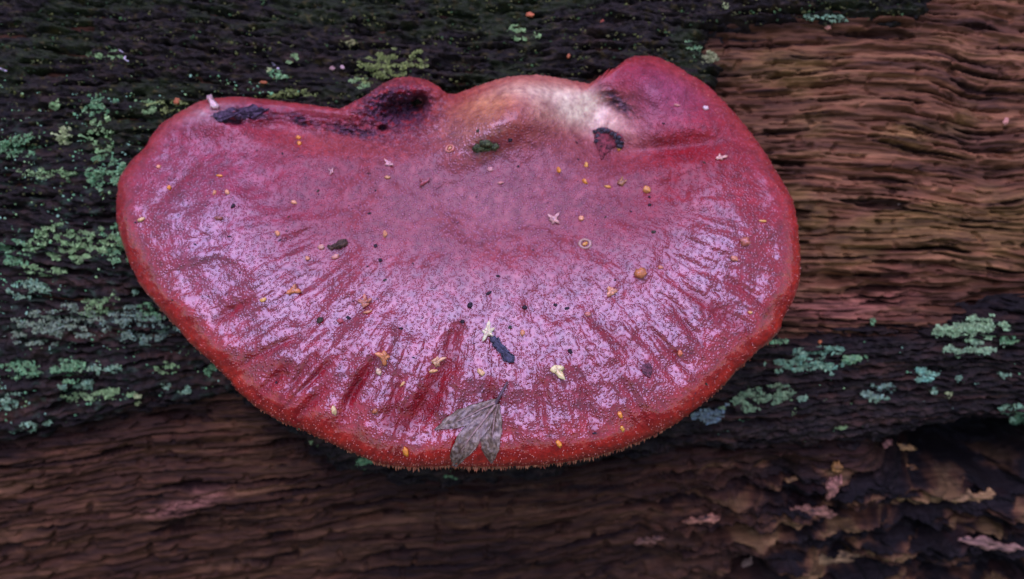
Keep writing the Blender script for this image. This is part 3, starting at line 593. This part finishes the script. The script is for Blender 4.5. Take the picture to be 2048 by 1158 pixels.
# ------------------------------------------------------------------ the withered leaf
LE = empty('withered_leaf', cap_pt(np.array(960.), np.array(850.)), 'withered grey-brown three-lobed leaf lying across the front rim', 'leaf')
def lobe(mid, lft, rgt, seed, base_h):
    """blade between two edges about a midrib; arrays of equal length in px"""
    mid, lft, rgt = (np.array(q, float) for q in (mid, lft, rgt)); nn_ = 26; t0 = np.linspace(0, 1, len(mid)); t1 = np.linspace(0, 1, nn_)
    I = lambda A: np.stack([np.interp(t1, t0, A[:, 0]), np.interp(t1, t0, A[:, 1])], -1)
    mid, lft, rgt = I(mid), I(lft), I(rgt); cols_ = []
    for f in np.linspace(-1, 1, 17):
        e = lft if f < 0 else rgt; q = mid + (e - mid) * abs(f); jag = (abs(f) > .95) * 2.2 * noise(t1 * 9, t1 * 0 + seed + f, 3)[:, None]; cols_.append(q + jag)
    Q = np.stack(cols_, 1); f = np.abs(np.linspace(-1, 1, 17))[None]
    h = base_h + 3.5 * f * (1 - .5 * f) + 2.2 * fbm(Q[..., 0] / 14, Q[..., 1] / 14, 3, seed) + 1.2 * np.sin(t1[:, None] * 30 + 6 * f) * f * (1 - f) * 2
    P = cap_pt(Q[..., 0], Q[..., 1]) ; over = np.maximum(Q[..., 1] - 915, 0)
    Tp = P + CN * (np.maximum(h, 1.2) * PX)[..., None]; Bp = Tp - CN * 1.3 * PX
    nr_, nc_ = Tp.shape[:2]; F = grid_faces(nr_, nc_); top_ = F[:, ::-1]; bt = F + nr_ * nc_
    i = np.arange(nr_ * nc_).reshape(nr_, nc_); loop = np.concatenate([i[0], i[1:, -1], i[-1, -2::-1], i[-2:0:-1, 0]]); l2 = np.roll(loop, -1)
    side = np.stack([loop, l2, l2 + nr_ * nc_, loop + nr_ * nc_], -1)
    V = np.concatenate([Tp.reshape(-1, 3), Bp.reshape(-1, 3)]); m_ = fbm(Q[..., 0] / 6, Q[..., 1] / 6, 4, seed + 5)
    c = np.zeros(Q.shape[:2] + (3,)) + (.21, .14, .08); c = mix(c, (.34, .26, .19), sm(.05, .5, m_)); c = mix(c, (.085, .04, .022), .9 * sm(.0, .45, -m_)); c = np.concatenate([c.reshape(-1, 3)] * 2)
    mesh_obj('leaf_lobe', V, np.concatenate([top_, bt, side]), M_leaf, LE, c)
lobe([(997,797),(965,818),(930,836),(900,850),(869,860)], [(997,797),(958,807),(923,817),(896,833),(869,859)], [(992,808),(970,832),(940,852),(905,858),(870,861)], 1, 3)
lobe([(994,808),(970,838),(945,868),(924,900),(908,933)], [(993,804),(948,838),(915,872),(900,905),(905,933)], [(996,812),(984,850),(962,882),(940,912),(911,935)], 2, 5)
lobe([(998,808),(990,835),(986,865),(984,895),(982,927)], [(995,810),(975,845),(962,872),(963,900),(980,926)], [(999,806),(1003,838),(1003,870),(997,902),(985,928)], 3, 2)
def tube(pts, radii, name, mat, parent, col, h, sides=8):
    pts = np.array(pts, float); P = cap_pt(pts[:, 0], pts[:, 1]) + CN * (np.array(h) * PX)[:, None]
    t0 = np.linspace(0, 1, len(P)); t1 = np.linspace(0, 1, len(P) * 4); P = np.stack([np.interp(t1, t0, P[:, q]) for q in range(3)], -1); r_ = np.interp(t1, t0, radii) * PX
    T_ = np.gradient(P, axis=0); T_ /= np.linalg.norm(T_, axis=1, keepdims=True); a = np.cross(T_, CN); a /= np.linalg.norm(a, axis=1, keepdims=True); b = np.cross(a, T_)
    u = np.arange(sides) * 2 * np.pi / sides; V = P[:, None] + (np.cos(u)[None, :, None] * a[:, None] + np.sin(u)[None, :, None] * b[:, None]) * r_[:, None, None]
    m = len(P); i = np.arange(m * sides).reshape(m, sides); j = np.roll(i, -1, 1); F = np.stack([i[:-1], j[:-1], j[1:], i[1:]], -1).reshape(-1, 4)
    return mesh_obj(name, V.reshape(-1, 3), F, mat, parent, np.tile(col, (m * sides, 1)))
tube([(1015,765),(1007,780),(1000,793),(990,812)], [1.6, 2.6, 3.4, 3.4], 'leaf_stalk', M_leaf, LE, (.10, .05, .055), [7, 6, 6, 7])
tube([(992,810),(968,842),(944,872),(924,902),(909,931)], [3.0, 2.4, 1.9, 1.4, .7], 'leaf_vein', M_leaf, LE, (.30, .18, .13), [7, 7, 6.5, 6, 5])
tube([(994,806),(962,820),(930,837),(895,852)], [2.4, 1.7, 1.3, .6], 'leaf_vein', M_leaf, LE, (.30, .18, .13), [6.5, 5, 4.5, 4])
tube([(996,810),(989,836),(985,870),(983,905)], [2.4, 1.7, 1.3, .6], 'leaf_vein', M_leaf, LE, (.30, .18, .13), [6, 4.5, 4, 4])
# ------------------------------------------------------------------ lichens and moss on the log
TEAL = (.19, .46, .18); SEA = (.30, .52, .18); OLIVE = (.29, .36, .08); PALE = (.52, .60, .24); BLUE = (.27, .50, .28)
def lichen(cx, cy, rx, ry, n, col, label, size=7., ang=0, group='lichen patches on the log', kind=None, stalks=0, name='lichen_patch'):
    cnt[0] += 1; r = np.random.default_rng(cnt[0]); B = Bag()
    n = int(n * 2.6); m = int(n * 1.7); rx *= 1.1; ry *= 1.15; a = r.uniform(0, 2 * np.pi, m); q = np.sqrt(r.uniform(0, 1, m)); u = q * np.cos(a) * rx; v = q * np.sin(a) * ry
    ca, sa = math.cos(R(ang)), math.sin(R(ang)); px = cx + u * ca - v * sa; py = cy + u * sa + v * ca
    score = fbm(px / 34, py / 20, 2, cnt[0]) * 1.2 - q * .8; kk = np.argsort(-score)[:n]; px, py = px[kk], py[kk]
    if cx > 200 and cx < 1620 and cy < 960: 
        ok = edge_d(px, py) < 12; px, py = px[ok], py[ok]
        if len(px) == 0: return
    P, nrm = log_pt(px, py, .0003)
    for p, nv in zip(P, nrm):
        d = nv + r.normal(0, .45, 3); d /= np.linalg.norm(d); a_, b_, d = frame(d)
        k = 9; s = size * PX * r.uniform(.35, .85); u = np.arange(k) * 2 * np.pi / k + r.uniform(0, 6)
        rr_ = s * (.62 + .38 * np.cos(u * r.integers(2, 5) + r.uniform(0, 6))) * r.uniform(.75, 1.1, k)
        z = s * (.25 * r.uniform(-1, 1.6, k)); ring = p + (rr_ * np.cos(u))[:, None] * a_ + (rr_ * np.sin(u))[:, None] * b_ + z[:, None] * d + d * s * .25
        V = np.concatenate([ring, [p + d * s * .15], ring - d * s * .16]); t = np.arange(k); t2 = (t + 1) % k
        cj = np.asarray(col) * r.uniform(.55, 1.25); cj = mix(np.array([cj]), PALE, np.array([r.uniform(0, .35)]))[0]
        cv = np.tile(cj, (len(V), 1)); cv[k] *= .6; cv[k + 1:] *= .5
        B.add(V, np.stack([t, t2, np.full(k, k)], -1), cv); B.add(np.zeros((0, 3)), np.zeros((0, 4), int), np.zeros((0, 3))) if False else None
        B.f4.append(np.stack([t, t + k + 1, t2 + k + 1, t2], -1) + B.n - len(V))
    for q in range(stalks):
        e = r.integers(len(px)); p, nv = P[e], nrm[e]; d = nv + r.normal(0, .5, 3); d /= np.linalg.norm(d); a_, b_, d = frame(d); L = r.uniform(12, 32) * PX; k = 5; u = np.arange(k) * 2 * np.pi / k
        rings = [p + d * L * f + a_ * L * .2 * f * f + (np.cos(u)[:, None] * a_ + np.sin(u)[:, None] * b_) * w_ * PX for f, w_ in ((0, 1.5), (.5, 1.2), (.85, 1.4), (1, 3.6))]
        i = np.arange(4 * k).reshape(4, k); j = np.roll(i, -1, 1); B.add(np.concatenate(rings), np.stack([i[:-1], j[:-1], j[1:], i[1:]], -1).reshape(-1, 4), np.asarray(col) * 1.1 + .03)
    o = B.build(name, M_lichen, smooth=False); tag(o, label, None if False else 'lichen', group, kind)
LL = [(214,345,38,32,150,TEAL,'bright teal lichen patch touching the upper left rim of the fungus',9,0,2),(205,272,26,38,60,SEA,'yellow-green branching lichen tuft above the bright teal patch',8,0,7),
(135,272,20,16,45,PALE,'pale star-like lichen tuft on the far left above the middle',8,0,6),(112,214,10,14,22,SEA,'small upright green lichen tuft in the upper left',7,0,1),
(35,288,50,24,110,TEAL,'teal lichen patch at the left edge of the picture above the middle',7,0,0),(95,345,55,12,75,SEA,'thin level lichen streak left of the bright teal patch',6,4,0),
(198,212,34,22,70,TEAL,'dull green lichen patch in the upper left beside the small upright tuft',7,0,0),(295,215,26,12,45,SEA,'green lichen patch left of the orange crumb by the upper left lobe',6,0,0),
(345,212,30,14,45,OLIVE,'olive lichen patch right above the upper left lobe of the fungus',6,0,1),(150,486,90,34,330,SEA,'large pale green lichen cushion left of the fungus',9,3,6),
(235,490,30,40,80,TEAL,'teal lichen touching the left rim of the fungus',8,0,1),(28,508,34,26,110,TEAL,'round teal lichen patch at the left edge left of the large cushion',7,0,0),
(85,540,48,10,65,SEA,'narrow lichen streak below the large pale cushion',8,0,0),(70,580,50,18,45,BLUE,'bluish lichen crumbs between the large cushion and the olive band',8,0,0),
(125,648,110,34,330,(.24,.33,.20),'broad olive grey lichen mat on the left',8,-8,1),(285,650,75,34,260,(.22,.36,.24),'green lichen mat under the left rim of the fungus',7,4,0),
(195,612,60,18,100,SEA,'lichen band linking the two mats below the left rim',7,-12,0),(50,735,52,16,100,TEAL,'teal lichen streak in the lower left bark',8,-4,0),
(140,740,36,22,80,TEAL,'teal lichen knot below the broad olive mat',9,0,0),(190,738,14,9,16,BLUE,'small round blue-green lichen below the broad mat',10,0,0),
(232,738,20,10,22,BLUE,'small oval blue-green lichen right of the round one',10,0,0),(335,735,24,10,30,SEA,'small pale lichen spray near the lower left rim',7,0,0),
(152,773,36,9,45,BLUE,'bright blue-green lichen bar in the lower left',10,-10,0),(235,785,45,9,65,SEA,'lichen ribbon ending in a bright hook in the lower left',8,-4,0),(275,793,8,14,20,PALE,'bright hooked tip of the lichen ribbon in the lower left',8,0,1),
(160,795,34,12,36,SEA,'lichen crumbs just left of the ribbon with the hook',7,0,0),(15,795,26,20,34,BLUE,'lichen scraps at the left edge above the bark lip',9,0,0),(48,853,30,9,36,BLUE,'pale blue lichen on the lower lip of the bark far left',10,-6,0),
(96,843,10,6,8,BLUE,'tiny pale blue lichen dot on the lower bark lip',9,0,0),(372,776,16,9,16,BLUE,'small lichen spot on the bark lip nearest the lower left rim',9,-15,0),(425,741,14,12,18,TEAL,'lichen peeping out under the lower left rim',9,0,0),
(332,766,12,9,10,BLUE,'single blue-green lichen scale below the left rim',9,0,0),(270,583,8,7,7,BLUE,'lone pale lichen dot beside the left rim',8,0,0),(305,622,34,16,60,TEAL,'teal lichen just outside the left rim above the mat',7,0,0),
(765,134,58,30,300,OLIVE,'large olive lichen cushion above the dark crusted knob',6.5,-12,0),(722,166,24,10,50,SEA,'green lower left tongue of the olive cushion above the knob',6,0,0),(842,118,20,16,60,OLIVE,'small olive lichen right of the large olive cushion',6,0,0),
(1035,66,24,15,65,SEA,'bright green lichen tuft above the pale base of the fungus',7,0,1),(1072,70,10,7,12,SEA,'tiny lichen beside the bright tuft above the base',6,0,0),(696,84,14,11,36,(.30,.28,.10),'yellowish lichen dot high above the knob',6,0,0),
(552,150,26,8,40,TEAL,'teal lichen patch beside a white fleck above the left lobe',7,-5,0),(580,190,52,11,70,OLIVE,'thin olive lichen streak above the trough of the fungus',6,-4,1),(540,140,6,4,5,PALE,'pale speck-like lichen over the teal patch',6,0,0),
(1385,100,22,13,45,TEAL,'blue-green lichen near the top of the right lobe',7,20,0),(1412,118,24,13,60,(.36,.38,.16),'yellow-green lichen at the edge of the bark beside the right lobe',7,10,0),
(190,112,22,8,26,SEA,'green lichen wisp far above the left rim',6,0,0),(232,112,20,10,24,SEA,'green lichen beside the white thread in the upper left',6,0,0),(585,118,12,7,16,SEA,'small lichen above and right of the white fleck',6,-30,0),
(1450,12,10,6,12,PALE,'pale lichen dot at the top edge right of the middle',5,0,0),(1650,38,45,9,55,BLUE,'grey-green lichen streak on the bark edge at the upper right',6,3,0),
(1945,655,75,22,330,(.40,.66,.30),'brightest green lichen cushion at the right edge',8,-6,0),(1945,695,60,14,150,(.36,.60,.30),'lower shelf of the bright green lichen at the right edge',8,-8,0),
(2020,678,26,8,36,TEAL,'teal right-hand fringe of the bright green lichen',8,5,0),(1620,720,84,22,300,(.19,.44,.24),'wide blue-green lichen mat right of the fungus',8,-6,0),(1705,716,32,8,50,TEAL,'bright teal tip at the right of the wide blue-green mat',8,-8,0),
(1555,683,18,7,22,TEAL,'small lichen against the right rim of the fungus',7,-10,0),(1515,797,76,19,240,(.21,.38,.17),'slanting olive green lichen mat below the right rim',7,-16,0),(1425,826,40,16,110,(.24,.36,.37),'grey-blue lichen under the lower right rim of the fungus',8,-12,0),
(1850,748,28,13,90,(.24,.58,.36),'bright turquoise lichen knob in the dark band on the right',8,0,0),(1755,780,32,12,80,(.24,.42,.28),'teal green lichen ragged patch in the dark band on the right',8,-8,0),(1760,796,20,6,20,BLUE,'thin lichen strip under the ragged teal patch',7,-10,0),
(1660,753,8,6,8,BLUE,'lone turquoise lichen dot below the wide mat',9,0,0),(1864,782,10,7,10,BLUE,'turquoise dot below the turquoise knob',9,0,0),(1896,787,9,6,8,PALE,'pale dot right of the turquoise dot',8,0,0),(1920,757,10,6,9,BLUE,'small dot right of the turquoise knob',8,0,0),
(1605,795,10,6,9,BLUE,'blue dot between the slanting mat and the ragged patch',8,0,0),(1655,800,14,6,14,SEA,'dull lichen speck left of the ragged teal patch',7,-20,0),(1595,820,18,5,16,SEA,'thin lichen sliver below the slanting olive mat',7,-12,0),
(1745,645,6,12,10,TEAL,'short upright lichen on the ledge right of the fungus',6,0,0),(2030,832,32,22,110,(.20,.42,.22),'green lichen at the right edge beside the dark hollow',9,25,0),(2010,750,18,5,18,BLUE,'thin teal lichen line at the right edge above the hollow',7,20,0),
(1685,852,14,6,14,SEA,'isolated lichen spot left of the dark hollow',8,0,0),(730,928,22,11,45,TEAL,'green lichen just below the bottom rim left of the leaf',8,0,0),(900,950,18,7,20,TEAL,'faint green lichen under the bottom rim below the leaf',8,0,0),(630,884,12,8,12,SEA,'lichen fleck under the lower left rim',8,30,0)]
for q in LL: lichen(*q[:7], size=q[7], ang=q[8], stalks=q[9])
r = np.random.default_rng(77)
def scatter(name, n, xr, yr, col, size, label, cat, fn):
    B = Bag(); px = r.uniform(*xr, n); py = r.uniform(*yr, n); sc_ = fn(px, py); ok = (sc_ > r.uniform(0, 1, n)); px, py = px[ok], py[ok]; P, nv = log_pt(px, py, .0001); k = 6; u = np.arange(k) * 2 * np.pi / k
    for p, n_ in zip(P, nv):
        d = n_ + r.normal(0, .6, 3); a_, b_, d = frame(d); s = size * PX * r.uniform(.3, 1.1); el = r.uniform(.4, 1)
        ring = p + (s * np.cos(u) * r.uniform(.7, 1.2, k))[:, None] * a_ + (el * s * np.sin(u))[:, None] * b_; c = np.asarray(col[r.integers(len(col))]) * r.uniform(.5, 1.3)
        V = np.concatenate([ring, [p + d * s * .5]]); B.add(V, np.stack([np.arange(k), (np.arange(k) + 1) % k, np.full(k, k)], -1), c)
    tag(B.build(name, M_lichen, smooth=False), label, cat, kind='stuff')
scatter('lichen_crumbs', 6000, (-150, 620), (150, 880), [TEAL, SEA, BLUE], 3.6, 'scattered blue-green lichen crumbs over the bark left of the fungus', 'lichen', lambda x, y: (bark_sd(x, y) > 12) * (edge_d(x, y) < 5) * sm(-.1, .5, fbm(x / 50, y / 26, 3, 101)))
scatter('lichen_crumbs', 900, (1400, 2150), (650, 900), [TEAL, SEA, BLUE], 3.2, 'scattered blue-green lichen crumbs over the dark band right of the fungus', 'lichen', lambda x, y: (bark_sd(x, y) > 12) * (edge_d(x, y) < 5) * .7 * sm(.1, .6, fbm(x / 50, y / 22, 3, 102)))
scatter('moss', 16000, (-200, 1880), (-60, 420), [(.05, .06, .012), (.09, .10, .02), (.035, .08, .02), (.09, .09, .025)], 4.2, 'dark green mossy growth over the upper bark', 'moss', lambda x, y: (bark_sd(x, y) > 6) * (edge_d(x, y) < 5) * sm(-.35, .5, fbm(x / 60, y / 18, 3, 103)))
# orange crumbs and pale threads on the bark
G4 = 'small bits caught on the bark'
for q in [(1060,30,18,10,5,(.55,.16,.06),'orange oval crumb on the top bark above the pale base'),(1205,45,12,9,60,(.4,.1,.05),'small rust crumb at the top right of the pale base'),(1137,112,7,12,20,(.5,.16,.06),'tiny orange sliver above the right end of the pale base'),
 (355,203,14,16,0,(.45,.14,.05),'orange crumb beside the upper left lobe'),(528,165,17,7,5,(.38,.12,.04),'rust scrap above the left lobe'),(665,137,12,10,0,(.34,.2,.16),'brown round crumb left of the large olive lichen cushion'),
 (685,135,10,8,40,(.5,.33,.28),'pinkish crumb left of the large olive lichen cushion'),(648,118,9,7,0,(.4,.25,.12),'ochre crumb above the brown round one'),(1655,55,14,12,30,(.55,.25,.15),'peach crumb on the bark edge at the upper right'),(2010,243,16,12,-60,(.55,.25,.16),'peach fleck on the wood at the right edge'),
 (1800,410,20,8,35,(.35,.25,.16),'pale splinter lying on the right-hand wood'),(1640,684,10,9,0,(.45,.14,.04),'orange crumb on the dark band above the wide lichen mat')]:
    seed_bit(q[0], q[1], q[2], q[3], q[4], q[5], 'crumb', q[6], 'crumb', G4, where='log', mat=M_chip)
def thread(pts, rad_, name, label, col):
    pts = np.array(pts, float); t0 = np.linspace(0, 1, len(pts)); t1 = np.linspace(0, 1, 20); q = np.stack([np.interp(t1, t0, pts[:, e]) for e in (0, 1)], -1); P, n = log_pt(q[:, 0], q[:, 1], .0012); P = (P + np.roll(P, 1, 0) * 0); 
    P[:, 2] = np.interp(t1, t1[::4], P[::4, 2]); P[:, 1] = np.interp(t1, t1[::4], P[::4, 1])
    T_ = np.gradient(P, axis=0); T_ /= np.linalg.norm(T_, axis=1, keepdims=True); a = np.cross(T_, n); a /= np.linalg.norm(a, axis=1, keepdims=True); b = np.cross(a, T_); u = np.arange(7) * 2 * np.pi / 7; rr_ = rad_ * PX * np.sin(np.pi * np.clip(t1, .08, .92))**.5
    V = P[:, None] + (np.cos(u)[None, :, None] * a[:, None] + np.sin(u)[None, :, None] * b[:, None]) * rr_[:, None, None]
    i = np.arange(20 * 7).reshape(20, 7); j = np.roll(i, -1, 1); tag(mesh_obj(name, V.reshape(-1, 3), np.stack([i[:-1], j[:-1], j[1:], i[1:]], -1).reshape(-1, 4), M_bit, None, np.tile(col, (140, 1))), label, 'thread', 'pale threads on the bark')
thread([(241,101),(247,106),(249,114),(255,122),(263,129)], 2.2, 'pale_thread', 'kinked white thread on the upper left bark', (.62, .52, .52))
thread([(546,128),(552,134),(560,142)], 3, 'pale_thread', 'short white fleck above the teal lichen over the left lobe', (.62, .55, .55))
thread([(2,138),(10,142),(18,145)], 3, 'pale_thread', 'pale fleck at the left edge near the top', (.45, .40, .42))
# wood fragments in the lower right
G5 = 'loose wood fragments in the rotted lower right'
CH = [(1808,890,44,13,12,(.40,.28,.13),'pale tan splinter topmost of the loose fragments'),(1840,912,34,13,30,(.40,.30,.12),'yellowish splinter right below the topmost one'),(1870,918,28,9,8,(.42,.33,.14),'short pale splinter at the right end of the loose fragments'),
(1800,928,70,14,10,(.34,.20,.09),'long brown splinter under the topmost fragments'),(1772,883,16,18,60,(.26,.14,.14),'pinkish chip left of the topmost splinter'),(1672,932,18,24,0,(.38,.23,.08),'ochre chip above the upright pink piece'),
(1663,968,26,44,15,(.36,.20,.18),'upright pink wood piece in the lower right'),(1845,985,150,36,6,(.34,.23,.12),'large tan wood slab below the long splinters'),(1945,990,90,30,-6,(.30,.21,.11),'tan wood slab right of the large one'),
(1625,1018,80,24,8,(.30,.17,.14),'reddish wood chip lying left of the pink upright piece'),(1590,955,40,14,-6,(.30,.20,.10),'brown chip far left among the fragments'),(1540,1060,40,20,20,(.34,.23,.14),'small tan chip left in the bottom right'),
(1660,1110,190,44,-6,(.34,.25,.15),'largest flat wood slab at the bottom right'),(1490,1065,36,14,-20,(.32,.25,.19),'pale narrow chip above the bottom edge'),(1490,1125,18,40,20,(.32,.26,.24),'grey upright sliver near the bottom edge'),
(1400,1035,80,18,-8,(.32,.17,.13),'reddish brown strip left of the loose fragments'),(1980,1085,130,26,10,(.30,.20,.19),'purplish wood strip at the lower right edge'),(1440,1105,70,12,-4,(.25,.18,.14),'thin greyish strip at the bottom'),
(1745,1008,50,14,12,(.36,.26,.12),'small yellowish chip left of the large tan slab'),(1300,1075,60,16,-12,(.22,.13,.11),'dull brown strip bottom centre right'),(1920,945,30,16,50,(.20,.13,.14),'dark pinkish crumb right above the tan slabs')]
for q, (x_, y_, L, W_, ang, col, lab) in enumerate(CH):
    P, n = log_pt(np.array(float(x_)), np.array(float(y_)), .001); m1, m2 = 28, 12; r = np.random.default_rng(500 + q)
    u = np.linspace(-1, 1, m1); v = np.linspace(-1, 1, m2); U, W2 = np.meshgrid(u, v, indexing='ij')
    wid = np.sqrt(np.maximum(1 - np.abs(U)**2.6, 0)) * (1 + .8 * fbm(U * 3.2 + q, np.sign(W2) * 1.7 + W2 * .3, 3, q)); ex = U * L / 2 * (1 + .35 * fbm(W2 * 2.2, W2 * 0 + q, 3, 3)); ey = W2 * wid * W_ / 2
    hgt = 3 + W_ * .16 * np.sqrt(np.maximum(1 - W2**2, 0)) * np.sqrt(np.maximum(1 - U**2, 0.)) + 4 * fbm(ex / 24, ey / 9, 3, q)
    ca, sa = math.cos(deg_screen(ang)), math.sin(deg_screen(ang)); ax = RIGHT; ay = np.cross(n, ax); X = ex * ca - ey * sa; Y = ex * sa + ey * ca
    s = PX * 1.22; Tp = P + X[..., None] * ax * s + Y[..., None] * ay * s + (hgt * s)[..., None] * n; Bp = Tp - n * (6 * s)
    F = grid_faces(m1, m2); i = np.arange(m1 * m2).reshape(m1, m2); loop = np.concatenate([i[0], i[1:, -1], i[-1, -2::-1], i[-2:0:-1, 0]]); l2 = np.roll(loop, -1); nn_ = m1 * m2
    c = np.asarray(col) * (1 + 1.1 * fbm(ex / 24, ey / 6, 4, q + 9))[..., None] * (.75, .62, .42); c = np.concatenate([c.reshape(-1, 3)] * 2)
    tag(mesh_obj('wood_chip', np.concatenate([Tp.reshape(-1, 3), Bp.reshape(-1, 3)]), np.concatenate([F, F[:, ::-1] + nn_, np.stack([loop, l2, l2 + nn_, loop + nn_], -1)]), M_chip, None, np.clip(c, .01, 1), origin=P), lab, 'wood chip', G5)
print('tris', sum(len(o.data.loop_triangles) or sum(len(p.vertices) - 2 for p in []) for o in bpy.data.objects if o.type == 'MESH'), 'polys', sum(len(o.data.polygons) for o in bpy.data.objects if o.type == 'MESH'))
